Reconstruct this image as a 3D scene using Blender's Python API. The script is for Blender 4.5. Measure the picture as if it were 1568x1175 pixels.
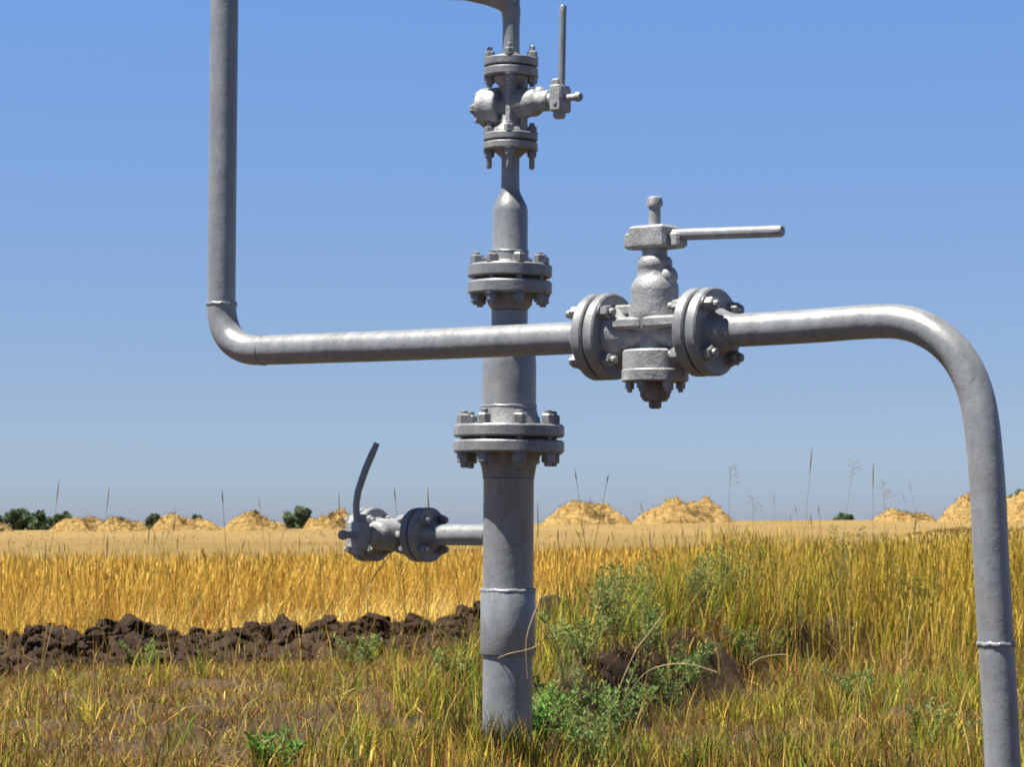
import bpy, bmesh, math, random
import numpy as np
from mathutils import Vector, Matrix

for o in list(bpy.data.objects):
    bpy.data.objects.remove(o)
SC = bpy.context.scene
COL = SC.collection
random.seed(7)
RNG = np.random.default_rng(11)

# ---------------------------------------------------------------- camera
EYE = 1.10
FPX = 4000.0                       # focal length in photograph pixels (1568 wide)
HZ = 800.0                         # row of the true horizon
PITCH = math.atan((HZ - 587.5) / FPX)
cam_d = bpy.data.cameras.new("camera")
cam_d.sensor_width = 36.0
cam_d.lens = 36.0 * FPX / 1568.0
cam_d.clip_start = 0.1
cam_d.clip_end = 8000
cam_d.dof.use_dof = True
cam_d.dof.focus_distance = 10.8
cam_d.dof.aperture_fstop = 14.0
cam = bpy.data.objects.new("camera", cam_d)
cam.location = (0, 0, EYE)
cam.rotation_euler = (math.pi / 2 + PITCH, 0, 0)
COL.objects.link(cam)
SC.camera = cam

# ---------------------------------------------------------------- sky and sun
SUN_EL = math.radians(66)
SUN_AZ = math.radians(-110)         # measured from +Y towards +X
world = bpy.data.worlds.new("World")
SC.world = world
world.use_nodes = True
wn = world.node_tree
wn.nodes.clear()
w_out = wn.nodes.new("ShaderNodeOutputWorld")
w_bg = wn.nodes.new("ShaderNodeBackground")
w_sky = wn.nodes.new("ShaderNodeTexSky")
w_sky.sky_type = 'NISHITA'
w_sky.sun_disc = False
w_sky.sun_elevation = SUN_EL
w_sky.sun_rotation = SUN_AZ
w_sky.altitude = 0
w_sky.air_density = 0.5
w_sky.dust_density = 0.5
w_sky.ozone_density = 8.0
w_bg.inputs["Strength"].default_value = 0.0512
# sky colour graded by height above the horizon, dimmed overhead to deepen shade
w_tc = wn.nodes.new("ShaderNodeTexCoord")
w_sep = wn.nodes.new("ShaderNodeSeparateXYZ")
w_r = wn.nodes.new("ShaderNodeValToRGB")
el = w_r.color_ramp.elements
el[0].position = 0.0; el[0].color = (0.46, 0.405, 0.40, 1)
el[1].position = 1.0; el[1].color = (0.14, 0.165, 0.21, 1)
for p_, c_ in ((0.014, (0.465, 0.412, 0.394)), (0.0485, (0.496, 0.420, 0.382)), (0.10, (0.555, 0.495, 0.455)), (0.195, (0.635, 0.655, 0.645)), (0.3, (0.42, 0.44, 0.48)), (0.5, (0.24, 0.27, 0.33))):
    e_ = el.new(p_); e_.color = (*c_, 1)
w_m = wn.nodes.new("ShaderNodeMix"); w_m.data_type = 'RGBA'; w_m.blend_type = 'MULTIPLY'; w_m.inputs[0].default_value = 1.0
w_g = wn.nodes.new("ShaderNodeMix"); w_g.data_type = 'RGBA'; w_g.blend_type = 'MULTIPLY'; w_g.inputs[0].default_value = 1.0
w_g.inputs[7].default_value = (2, 2, 2, 1)
wn.links.new(w_tc.outputs["Generated"], w_sep.inputs[0])
wn.links.new(w_sep.outputs[2], w_r.inputs[0])
wn.links.new(w_sky.outputs[0], w_m.inputs[6])
wn.links.new(w_r.outputs[0], w_m.inputs[7])
wn.links.new(w_m.outputs[2], w_g.inputs[6])
wn.links.new(w_g.outputs[2], w_bg.inputs[0])
wn.links.new(w_bg.outputs[0], w_out.inputs[0])

sun_d = bpy.data.lights.new("sun", 'SUN')
sun_d.energy = 5.0
sun_d.angle = math.radians(0.5)
sun_d.color = (1.0, 0.94, 0.84)
sun = bpy.data.objects.new("sun", sun_d)
sdir = Vector((math.sin(SUN_AZ) * math.cos(SUN_EL), math.cos(SUN_AZ) * math.cos(SUN_EL), math.sin(SUN_EL)))
sun.rotation_euler = sdir.to_track_quat('Z', 'Y').to_euler()
sun.location = sdir * 30
COL.objects.link(sun)

SC.view_settings.view_transform = 'Standard'
SC.view_settings.look = 'None'
SC.view_settings.exposure = 1.55
SC.view_settings.gamma = 1.0
SC.view_settings.use_curve_mapping = False
SC.cycles.filter_width = 1.8


def P(px, py, Y):
    """point at ground distance Y that the camera sees at photograph pixel (px, py)"""
    u = (px - 784.0) / FPX
    v = (587.5 - py) / FPX
    cp, sp = math.cos(PITCH), math.sin(PITCH)
    d = Vector((u, cp - v * sp, sp + v * cp))
    return Vector((0, 0, EYE)) + d * (Y / d.y)


def lerp(x, xs, ys):
    return np.interp(x, xs, ys)


# ---------------------------------------------------------------- materials
def new_mat(name):
    m = bpy.data.materials.new(name)
    m.use_nodes = True
    nt = m.node_tree
    nt.nodes.clear()
    out = nt.nodes.new("ShaderNodeOutputMaterial")
    return m, nt, out


def ramp(nt, stops, fac=None):
    r = nt.nodes.new("ShaderNodeValToRGB")
    el = r.color_ramp.elements
    while len(el) > 1:
        el.remove(el[-1])
    el[0].position = stops[0][0]
    el[0].color = (*stops[0][1], 1)
    for p, c in stops[1:]:
        e = el.new(p)
        e.color = (*c, 1)
    if fac is not None:
        nt.links.new(fac, r.inputs[0])
    return r


def noise(nt, scale, detail=5, rough=0.6, vec=None, dist=0.0):
    n = nt.nodes.new("ShaderNodeTexNoise")
    n.inputs["Scale"].default_value = scale
    n.inputs["Detail"].default_value = detail
    n.inputs["Roughness"].default_value = rough
    n.inputs["Distortion"].default_value = dist
    if vec is not None:
        nt.links.new(vec, n.inputs["Vector"])
    return n


def mix(nt, a, b, fac, kind='MIX'):
    m = nt.nodes.new("ShaderNodeMix")
    m.data_type = 'RGBA'
    m.blend_type = kind
    for sock, v in ((m.inputs[0], fac), (m.inputs[6], a), (m.inputs[7], b)):
        if isinstance(v, (int, float)):
            sock.default_value = v
        elif isinstance(v, tuple):
            sock.default_value = (*v, 1)
        else:
            nt.links.new(v, sock)
    return m.outputs[2]


def paint_mat(name, c0=(0.180, 0.198, 0.215), c1=(0.275, 0.292, 0.308), metallic=0.15, rough=0.36, bump=0.0012, rust=0.5, bscale=90):
    """aluminium paint over steel: mottled, with runs, dust and specks of rust"""
    m, nt, out = new_mat(name)
    tc = nt.nodes.new("ShaderNodeTexCoord")
    geo = nt.nodes.new("ShaderNodeNewGeometry")
    mp = nt.nodes.new("ShaderNodeMapping")
    mp.inputs["Scale"].default_value = (1, 1, 0.35)
    nt.links.new(geo.outputs["Position"], mp.inputs["Vector"])
    n1 = noise(nt, 16, 6, 0.65, mp.outputs[0])
    base = ramp(nt, [(0.30, c0), (0.68, c1)], n1.outputs[0])
    n2 = noise(nt, 5.5, 4, 0.6, geo.outputs["Position"])
    dust = ramp(nt, [(0.50, (0, 0, 0)), (0.72, (1, 1, 1))], n2.outputs[0])
    c = mix(nt, base.outputs[0], (0.20, 0.185, 0.155), dust.outputs[0], 'MIX')
    m1 = nt.nodes.new("ShaderNodeMath"); m1.operation = 'MULTIPLY'
    m1.inputs[1].default_value = 0.35
    nt.links.new(dust.outputs[0], m1.inputs[0])
    nt.links.new(m1.outputs[0], c.node.inputs[0])
    n3 = noise(nt, 34, 7, 0.75, geo.outputs["Position"])
    mp3 = nt.nodes.new("ShaderNodeMapping")
    mp3.inputs["Scale"].default_value = (1, 1, 0.22)
    nt.links.new(geo.outputs["Position"], mp3.inputs["Vector"])
    n4 = noise(nt, 21, 5, 0.6, mp3.outputs[0])
    r4 = ramp(nt, [(0.64, (0, 0, 0)), (0.72, (1, 1, 1))], n4.outputs[0])
    m4 = nt.nodes.new("ShaderNodeMath"); m4.operation = 'MULTIPLY'
    m4.inputs[1].default_value = 0.45 * rust
    nt.links.new(r4.outputs[0], m4.inputs[0])
    c = mix(nt, c, (0.22, 0.13, 0.07), m4.outputs[0])
    n5 = noise(nt, 44, 6, 0.7, geo.outputs["Position"], 0.5)
    r5 = ramp(nt, [(0.60, (0, 0, 0)), (0.66, (1, 1, 1))], n5.outputs[0])
    m5 = nt.nodes.new("ShaderNodeMath"); m5.operation = 'MULTIPLY'
    m5.inputs[1].default_value = 0.5
    nt.links.new(r5.outputs[0], m5.inputs[0])
    c = mix(nt, c, (0.085, 0.085, 0.09), m5.outputs[0])
    rr = ramp(nt, [(0.625, (0, 0, 0)), (0.72, (1, 1, 1))], n3.outputs[0])
    m2 = nt.nodes.new("ShaderNodeMath"); m2.operation = 'MULTIPLY'
    m2.inputs[1].default_value = rust
    nt.links.new(rr.outputs[0], m2.inputs[0])
    c = mix(nt, c, (0.16, 0.085, 0.05), m2.outputs[0])
    bs = nt.nodes.new("ShaderNodeBsdfPrincipled")
    nt.links.new(c, bs.inputs["Base Color"])
    bs.inputs["Metallic"].default_value = metallic
    bs.inputs["Specular IOR Level"].default_value = 0.8
    bs.inputs["Diffuse Roughness"].default_value = 0.7
    rg = nt.nodes.new("ShaderNodeMapRange")
    rg.inputs[3].default_value = rough - 0.07
    rg.inputs[4].default_value = rough + 0.14
    nt.links.new(n1.outputs[0], rg.inputs[0])
    nt.links.new(rg.outputs[0], bs.inputs["Roughness"])
    nb = noise(nt, bscale, 5, 0.6, geo.outputs["Position"])
    bp = nt.nodes.new("ShaderNodeBump")
    bp.inputs["Strength"].default_value = 1.0
    bp.inputs["Distance"].default_value = bump
    nt.links.new(nb.outputs[0], bp.inputs["Height"])
    nb2 = noise(nt, 13, 3, 0.5, geo.outputs["Position"])
    bp2 = nt.nodes.new("ShaderNodeBump")
    bp2.inputs["Distance"].default_value = 0.0035 if bump < 0.002 else 0.0085
    nt.links.new(nb2.outputs[0], bp2.inputs["Height"])
    nt.links.new(bp2.outputs[0], bp.inputs["Normal"])
    nt.links.new(bp.outputs[0], bs.inputs["Normal"])
    nt.links.new(bs.outputs[0], out.inputs[0])
    return m


M_PIPE = paint_mat("silver_pipe_paint", bump=0.0007, rust=0.85)
M_CAST = paint_mat("silver_cast_paint", c0=(0.19, 0.203, 0.212), c1=(0.34, 0.355, 0.365), bump=0.0028, bscale=100, rough=0.48, rust=0.7, metallic=0.1)
M_FLANGE = paint_mat("silver_flange_paint", c0=(0.150, 0.163, 0.175), c1=(0.26, 0.275, 0.29), bump=0.0015, rust=0.7, rough=0.42)
M_BOLT = paint_mat("bolt_paint", c0=(0.12, 0.128, 0.135), c1=(0.30, 0.31, 0.32), bump=0.0015, rust=0.9)
M_GASKET = paint_mat("gasket_black", c0=(0.015, 0.015, 0.017), c1=(0.04, 0.035, 0.03), metallic=0.0, rough=0.7)
M_DARKSTEEL = paint_mat("bare_steel", c0=(0.10, 0.075, 0.06), c1=(0.22, 0.19, 0.17), bump=0.003, rust=0.9, metallic=0.3, rough=0.6)


def attr_mat(name, trans=0.25, rough=0.6, vary=0.25, scale=3.0, hue=(1, 1, 1)):
    """plant tissue: colour comes with each blade; some light passes through"""
    m, nt, out = new_mat(name)
    at = nt.nodes.new("ShaderNodeAttribute")
    at.attribute_name = "tint"
    geo = nt.nodes.new("ShaderNodeNewGeometry")
    n = noise(nt, scale, 4, 0.6, geo.outputs["Position"])
    r = ramp(nt, [(0.3, tuple(0.78 * (1 - vary) * h for h in hue)), (0.7, tuple(0.78 * (1 + vary) * h for h in hue))], n.outputs[0])
    c = mix(nt, at.outputs["Color"], r.outputs[0], 1.0, 'MULTIPLY')
    d = nt.nodes.new("ShaderNodeBsdfPrincipled")
    d.inputs["Roughness"].default_value = rough
    d.inputs["Specular IOR Level"].default_value = 0.12
    nt.links.new(c, d.inputs["Base Color"])
    t = nt.nodes.new("ShaderNodeBsdfTranslucent")
    nt.links.new(c, t.inputs[0])
    ms = nt.nodes.new("ShaderNodeMixShader")
    ms.inputs[0].default_value = trans
    nt.links.new(d.outputs[0], ms.inputs[1])
    nt.links.new(t.outputs[0], ms.inputs[2])
    nt.links.new(ms.outputs[0], out.inputs[0])
    return m


M_GRASS = attr_mat("grass_blades", hue=(1.17, 1.10, 0.70))
M_LEAF = attr_mat("weed_leaves", trans=0.3, vary=0.2, scale=6)
def heap_mat():
    m, nt, out = new_mat("heaped_straw")
    at = nt.nodes.new("ShaderNodeAttribute"); at.attribute_name = "tint"
    geo = nt.nodes.new("ShaderNodeNewGeometry")
    mp = nt.nodes.new("ShaderNodeMapping"); mp.inputs["Scale"].default_value = (1.0, 1.0, 2.6)
    nt.links.new(geo.outputs["Position"], mp.inputs["Vector"])
    n = noise(nt, 2.6, 9, 0.78, mp.outputs[0], 0.8)
    r = ramp(nt, [(0.36, (0.40, 0.30, 0.22)), (0.47, (0.72, 0.68, 0.62)), (0.62, (0.95, 0.98, 1.05))], n.outputs[0])
    c = mix(nt, at.outputs["Color"], r.outputs[0], 1.0, 'MULTIPLY')
    bs = nt.nodes.new("ShaderNodeBsdfPrincipled")
    bs.inputs["Roughness"].default_value = 0.8
    bs.inputs["Specular IOR Level"].default_value = 0.2
    nt.links.new(c, bs.inputs["Base Color"])
    bp = nt.nodes.new("ShaderNodeBump"); bp.inputs["Distance"].default_value = 0.35
    nt.links.new(n.outputs[0], bp.inputs["Height"])
    nt.links.new(bp.outputs[0], bs.inputs["Normal"])
    nt.links.new(bs.outputs[0], out.inputs[0])
    return m


M_HEAP = heap_mat()
M_CROWN = attr_mat("tree_leaves", trans=0.2, vary=0.3, scale=0.5)


def soil_mat(name, c0, c1, bump=0.03, scale=9):
    m, nt, out = new_mat(name)
    geo = nt.nodes.new("ShaderNodeNewGeometry")
    n = noise(nt, scale, 8, 0.68, geo.outputs["Position"])
    r = ramp(nt, [(0.3, c0), (0.7, c1)], n.outputs[0])
    bs = nt.nodes.new("ShaderNodeBsdfPrincipled")
    bs.inputs["Roughness"].default_value = 0.95
    bs.inputs["Specular IOR Level"].default_value = 0.15
    nt.links.new(r.outputs[0], bs.inputs["Base Color"])
    nb = noise(nt, scale * 4, 6, 0.7, geo.outputs["Position"])
    bp = nt.nodes.new("ShaderNodeBump")
    bp.inputs["Distance"].default_value = bump
    nt.links.new(nb.outputs[0], bp.inputs["Height"])
    nt.links.new(bp.outputs[0], bs.inputs["Normal"])
    nt.links.new(bs.outputs[0], out.inputs[0])
    return m


M_CLOD = soil_mat("dark_clod_soil", (0.024, 0.016, 0.011), (0.105, 0.068, 0.045), 0.05, 22)
M_BARK = soil_mat("bark", (0.05, 0.04, 0.03), (0.12, 0.09, 0.07), 0.02, 5)


def ground_mat():
    m, nt, out = new_mat("ground_soil_and_stubble")
    at = nt.nodes.new("ShaderNodeAttribute")
    at.attribute_name = "tint"
    geo = nt.nodes.new("ShaderNodeNewGeometry")
    n = noise(nt, 6, 8, 0.7, geo.outputs["Position"])
    r = ramp(nt, [(0.28, (0.50,) * 3), (0.72, (0.98,) * 3)], n.outputs[0])
    c = mix(nt, at.outputs["Color"], r.outputs[0], 1.0, 'MULTIPLY')
    mp = nt.nodes.new("ShaderNodeMapping")
    mp.inputs["Scale"].default_value = (0.12, 0.05, 0.1)
    nt.links.new(geo.outputs["Position"], mp.inputs["Vector"])
    n2 = noise(nt, 1.0, 6, 0.65, mp.outputs[0])
    r2 = ramp(nt, [(0.32, (0.82, 0.80, 0.78)), (0.68, (1.12, 1.13, 1.15))], n2.outputs[0])
    c = mix(nt, c, r2.outputs[0], 1.0, 'MULTIPLY')
    bs = nt.nodes.new("ShaderNodeBsdfPrincipled")
    bs.inputs["Roughness"].default_value = 0.95
    bs.inputs["Specular IOR Level"].default_value = 0.1
    nt.links.new(c, bs.inputs["Base Color"])
    nb = noise(nt, 24, 7, 0.7, geo.outputs["Position"])
    bp = nt.nodes.new("ShaderNodeBump")
    bp.inputs["Distance"].default_value = 0.03
    nt.links.new(nb.outputs[0], bp.inputs["Height"])
    nt.links.new(bp.outputs[0], bs.inputs["Normal"])
    nt.links.new(bs.outputs[0], out.inputs[0])
    return m


M_GROUND = ground_mat()


# ---------------------------------------------------------------- object helpers
def tag(o, label=None, cat=None, group=None, kind=None):
    if label: o['label'] = label
    if cat: o['category'] = cat
    if group: o['group'] = group
    if kind: o['kind'] = kind
    return o


def empty(name, loc):
    o = bpy.data.objects.new(name, None)
    o.empty_display_size = 0.2
    COL.objects.link(o)
    o.location = loc
    return o


def link(name, me, parent=None):
    o = bpy.data.objects.new(name, me)
    COL.objects.link(o)
    if parent is not None:
        o.parent = parent
        # all part meshes are written in world coordinates
        if parent.type == 'EMPTY':
            o.matrix_parent_inverse = Matrix.Translation(-parent.location)
    return o


class MB:
    """collects shapes given in world coordinates and links them as one mesh"""
    def __init__(self):
        self.bm = bmesh.new()

    def rings(self, rings, cap0=True, cap1=True, closed=True):
        vs = [[self.bm.verts.new(p) for p in r] for r in rings]
        n = len(vs[0])
        for a, b in zip(vs[:-1], vs[1:]):
            for i in range(n if closed else n - 1):
                j = (i + 1) % n
                self.bm.faces.new((a[i], a[j], b[j], b[i]))
        if cap0: self.bm.faces.new(list(reversed(vs[0])))
        if cap1: self.bm.faces.new(vs[-1])

    def lathe(self, c, axis, prof, seg=40, ref=None, phase=0.0, cap0=True, cap1=True):
        """prof: (distance along axis, radius)"""
        axis = axis.normalized()
        ref = ref or (Vector((0, 0, 1)) if abs(axis.z) < 0.9 else Vector((0, -1, 0)))
        e1 = (ref - axis * ref.dot(axis)).normalized()
        e2 = axis.cross(e1)
        rings = []
        for s, r in prof:
            rings.append([c + axis * s + e1 * (r * math.cos(phase + 2 * math.pi * i / seg)) + e2 * (r * math.sin(phase + 2 * math.pi * i / seg)) for i in range(seg)])
        self.rings(rings, cap0, cap1)

    def tube(self, pts, rad, seg=28, cap=True):
        """rad: number or list; parallel transported"""
        n = len(pts)
        rads = rad if isinstance(rad, (list, tuple)) else [rad] * n
        t0 = (pts[1] - pts[0]).normalized()
        ref = Vector((0, 0, 1)) if abs(t0.z) < 0.9 else Vector((0, -1, 0))
        e1 = (ref - t0 * ref.dot(t0)).normalized()
        rings = []
        for i in range(n):
            if i == 0: t = t0
            elif i == n - 1: t = (pts[-1] - pts[-2]).normalized()
            else: t = ((pts[i + 1] - pts[i]).normalized() + (pts[i] - pts[i - 1]).normalized()).normalized()
            e1 = (e1 - t * e1.dot(t)).normalized()
            e2 = t.cross(e1)
            rings.append([pts[i] + e1 * (rads[i] * math.cos(2 * math.pi * k / seg)) + e2 * (rads[i] * math.sin(2 * math.pi * k / seg)) for k in range(seg)])
        self.rings(rings, cap, cap)

    def box(self, c, ax, ay, az, hx, hy, hz, bev=0.0):
        """oriented box; the edges around are chamfered"""
        b = min(bev, hx * .45, hy * .45, hz * .45)
        if b <= 0:
            lev = [(-hz, 0), (hz, 0)]
        else:
            lev = [(-hz, b), (-hz + b, 0), (hz - b, 0), (hz, b)]
        rings = []
        for z, q in lev:
            x, y = hx - q, hy - q
            if b > 0:
                k = b
                pl = [(x - k, -y), (x, -y + k), (x, y - k), (x - k, y), (-x + k, y), (-x, y - k), (-x, -y + k), (-x + k, -y)]
            else:
                pl = [(x, -y), (x, y), (-x, y), (-x, -y)]
            rings.append([c + ax * px + ay * py + az * z for px, py in pl])
        self.rings(rings)

    def build(self, name, mat, parent=None, smooth=35):
        bmesh.ops.recalc_face_normals(self.bm, faces=self.bm.faces)
        me = bpy.data.meshes.new(name)
        self.bm.to_mesh(me)
        self.bm.free()
        me.materials.append(mat)
        if smooth:
            me.polygons.foreach_set("use_smooth", [True] * len(me.polygons))
            me.set_sharp_from_angle(angle=math.radians(smooth))
        return link(name, me, parent)


def np_mesh(name, verts, quads, tris, mat, tint=None, parent=None, smooth=False):
    """verts (n,3); quads (q,4); tris (t,3); tint (n,3)"""
    me = bpy.data.meshes.new(name)
    nv = len(verts)
    me.vertices.add(nv)
    me.vertices.foreach_set("co", np.asarray(verts, np.float32).ravel())
    q = np.zeros((0, 4), np.int32) if quads is None else np.asarray(quads, np.int32)
    t = np.zeros((0, 3), np.int32) if tris is None else np.asarray(tris, np.int32)
    loops = np.concatenate([q.ravel(), t.ravel()])
    starts = np.concatenate([np.arange(len(q)) * 4, len(q) * 4 + np.arange(len(t)) * 3])
    me.loops.add(len(loops))
    me.loops.foreach_set("vertex_index", loops.astype(np.int32))
    me.polygons.add(len(q) + len(t))
    me.polygons.foreach_set("loop_start", starts.astype(np.int32))
    me.update(calc_edges=True)
    if tint is not None:
        a = me.attributes.new("tint", 'FLOAT_COLOR', 'POINT')
        rgba = np.ones((nv, 4), np.float32)
        rgba[:, :3] = tint
        a.data.foreach_set("color", rgba.ravel())
    if smooth:
        me.polygons.foreach_set("use_smooth", np.ones(len(me.polygons), bool))
    me.materials.append(mat)
    me.validate()
    return link(name, me, parent)


# ---------------------------------------------------------------- value noise for placement
_G = np.random.default_rng(5).random((64, 64))


def vnoise(x, y, s):
    x = np.asarray(x) * s + 100.0
    y = np.asarray(y) * s + 100.0
    xi = np.floor(x).astype(int); yi = np.floor(y).astype(int)
    fx = x - xi; fy = y - yi
    fx = fx * fx * (3 - 2 * fx); fy = fy * fy * (3 - 2 * fy)
    g = lambda a, b: _G[a % 64, b % 64]
    return (g(xi, yi) * (1 - fx) * (1 - fy) + g(xi + 1, yi) * fx * (1 - fy) + g(xi, yi + 1) * (1 - fx) * fy + g(xi + 1, yi + 1) * fx * fy)


def fbm(x, y, s, o=4):
    v = 0; a = 0.5; t = 0
    for k in range(o):
        v = v + a * vnoise(x, y, s * 2 ** k); t += a; a *= 0.5
    return v / t


def sstep(a, b, x):
    t = np.clip((np.asarray(x, float) - a) / (b - a), 0, 1)
    return t * t * (3 - 2 * t)


# ---------------------------------------------------------------- terrain
CREST = 150.0


def ridge_y(x):
    """distance of the row of ploughed clods, for a place x metres to the side"""
    return lerp(x, [-9, -4.6, -3.1, -2.0, -0.3, 1.0, 4, 9], [15.0, 17.2, 19.1, 21.3, 24.0, 26.0, 28.0, 30])


BANK = [(-0.02, 9.0), (0.06, 11.6), (0.33, 13.7), (0.92, 16.3), (1.5, 18.3), (2.3, 19.6), (3.6, 20.6), (5.5, 21.5)]


def bank_x(y):
    return lerp(y, [b[1] for b in BANK], [b[0] for b in BANK])


def terrain(x, y, fine=True):
    x = np.asarray(x, float); y = np.asarray(y, float)
    hx = np.clip(x * FPX / CREST + 784, -2500, 4000)
    hrow = lerp(hx, [-2500, 0, 480, 800, 1000, 1200, 1568, 4000], [816, 813, 810, 803, 800, 797, 796.5, 800])
    zc = EYE - (hrow - 800) * CREST / FPX
    t = np.clip((y - 34) / (CREST - 34), 0, 1)
    z = zc * (t ** 1.15)
    z = z - np.clip(y - CREST, 0, None) * 0.016 * sstep(CREST, CREST + 60, y)
    z = np.where(y > CREST + 250, np.maximum(z, -6 - 0 * z), z)
    # low bank round the riser, steep on its right-hand side
    d = bank_x(y) - x
    w = 0.16 + 0.10 * fbm(x, y, 1.3, 2)
    jag = (fbm(x + 9, y, 2.2, 3) - 0.5) * 0.5
    far = sstep(-0.6, 0.8, x)
    m = sstep(-w, w, d + jag) * (1 - sstep(15.5 + 4 * far, 21.5 + 3 * far, y)) * (1 - 0.45 * sstep(1.8, 5.0, d))
    z = z + (0.16 + 0.22 * sstep(0.08, 0.5, x)) * m
    # lower, trampled ground in front of the bank
    z = z - 0.05 * sstep(-1.2, -0.1, -np.abs(d + 0.45)) * (y < 19)
    # heaped ploughed row
    r = ridge_y(x)
    q = (y - r)
    amp = 0.14 * (0.55 + 0.9 * fbm(x, y * 0 + 3, 1.6, 3)) * (1 - sstep(1.5, 5, x))
    z = z + amp * np.exp(-(q / 0.62) ** 2) + 0.10 * np.exp(-((q + 0.9) / 0.9) ** 2) * (1 - sstep(1.5, 5, x))
    if fine:
        f = fbm(x, y, 1.1, 4) - 0.5
        near = (y < 40)
        z = z + near * 0.12 * f
        rough = np.exp(-((y - r + 0.5) / 1.6) ** 2) * (1 - sstep(1.5, 5, x))
        z = z + near * (0.085 + 0.34 * rough) * (fbm(x + 4, y + 2, 4.5, 4) - 0.5)
    return z


def build_ground():
    ys = np.concatenate([np.linspace(-30, 7.5, 26), np.arange(7.6, 31, 0.055), np.geomspace(31, 700, 170), [1000, 1800, 4000]])
    q = np.concatenate([[-60, -20, -8, -4, -2.5, -1.8, -1.4], np.linspace(-1.2, 1.2, 300), [1.4, 1.8, 2.5, 4, 8, 20, 60]])
    half = np.maximum(np.abs(ys), 8) * 0.205 + 0.4
    X = q[None, :] * half[:, None]
    Y = np.repeat(ys[:, None], len(q), 1)
    Z = terrain(X, Y)
    v = np.stack([X, Y, Z], -1).reshape(-1, 3)
    nr, nc = X.shape
    i = np.arange((nr - 1) * (nc - 1))
    a = (i // (nc - 1)) * nc + i % (nc - 1)
    quads = np.stack([a, a + 1, a + nc + 1, a + nc], 1)
    x, y = v[:, 0], v[:, 1]
    soil = np.array([0.066, 0.048, 0.034]); dark = np.array([0.058, 0.038, 0.026])
    stub = np.array([0.250, 0.176, 0.068]); dry = np.array([0.145, 0.102, 0.060])
    f = fbm(x, y, 0.9, 4)[:, None]
    c = soil * (1 - f) + dry * f
    r = ridge_y(x)
    k = (np.exp(-((y - r + 1.2) / 2.1) ** 4) * (1 - sstep(2, 5, x)) * (0.6 + 0.6 * fbm(x, y, 1.4, 3)))[:, None].clip(0, 1)
    c = c * (1 - k) + dark * k
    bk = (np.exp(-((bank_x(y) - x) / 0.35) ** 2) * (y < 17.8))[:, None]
    c = c * (1 - 0.92 * bk) + dark * 0.5 * 0.92 * bk  # shade of the bank face painted into the soil colour
    s = sstep(0.4, 1.2, y - r)[:, None]
    near_st = np.array([0.205, 0.142, 0.052])
    fs = sstep(70, 125, y + 12 * (fbm(x * 0.2, y * 0.2, 0.5, 2) - .5))[:, None]
    c = c * (1 - s) + (near_st * (1 - fs) + stub * fs) * s
    o = np_mesh("ground", v, quads, None, M_GROUND, c, smooth=True)
    tag(o, "rough brown soil and straw covered field running to the horizon", "ground", kind="structure")


build_ground()


# ---------------------------------------------------------------- pipework helpers
UP = Vector((0, 0, 1))


def nut(mb, c, axis, r, h, phase=0.0):
    mb.lathe(c, axis, [(0, r * 0.96), (h * 0.12, r), (h * 0.85, r), (h, r * 0.82)], seg=6, phase=phase)


def bolt(parent, c, axis, half, r, nh, proud, rod, over=(1, 1), mat=None):
    """stud with a nut at each end; half = half the clamped thickness"""
    mb = MB()
    ph = random.uniform(0, 1)
    for k, s in enumerate((1, -1)):
        a = axis * s
        base = c + a * half
        mb.lathe(base, a, [(0, r * 1.22), (nh * 0.13, r * 1.22)], seg=16)
        nut(mb, base + a * nh * 0.13, a, r, nh, ph)
        pr = proud * over[k] * random.uniform(0.75, 1.2)
        mb.lathe(base + a * nh, a, [(0, rod), (pr * 0.85, rod), (pr, rod * 0.7)], seg=10)
    mb.lathe(c, axis, [(-half * 0.98, rod * 0.98), (half * 0.98, rod * 0.98)], seg=10)
    return mb.build("bolt", mat or M_BOLT, parent)


def disc(mb, c, axis, s0, s1, R, rin=None, seg=56):
    b = min(abs(s1 - s0) * 0.14, R * 0.04)
    lo, hi = min(s0, s1), max(s0, s1)
    mb.lathe(c, axis, [(lo, R - b), (lo + b, R), (hi - b, R), (hi, R - b)], seg=seg)


def flange_joint(parent, c, axis, ref, u, R, t, gap, nb, phase, bc, nr, nh, proud, rod, neckA, neckB, over=(1, 1), gr=0.86):
    """c centre of the gap; neckA/neckB: profiles of hub necks beyond the + and - discs"""
    axis = axis.normalized()
    mb = MB()
    g = gap * u / 2
    disc(mb, c, axis, g, g + t * u, R * u)
    disc(mb, c, axis, -g, -g - t * u, R * u)
    if neckA:
        mb.lathe(c, axis, [(g + t * u + s * u - 0.001, r * u) for s, r in neckA], seg=40)
    if neckB:
        mb.lathe(c, -axis, [(g + t * u + s * u - 0.001, r * u) for s, r in neckB], seg=40)
    f = mb.build("flange_joint", M_FLANGE, parent)
    gk = MB()
    gk.lathe(c, axis, [(-g * 0.98, R * u * gr), (g * 0.98, R * u * gr)], seg=40)
    gk.build("gasket", M_GASKET, f)
    e1 = (ref - axis * ref.dot(axis)).normalized()
    e2 = axis.cross(e1)
    for k in range(nb):
        a = phase + 2 * math.pi * k / nb
        p = c + (e1 * math.cos(a) + e2 * math.sin(a)) * bc * u
        bolt(f, p, axis, g + t * u, nr * u, nh * u, proud * u, rod * u, over)
    return f


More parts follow.
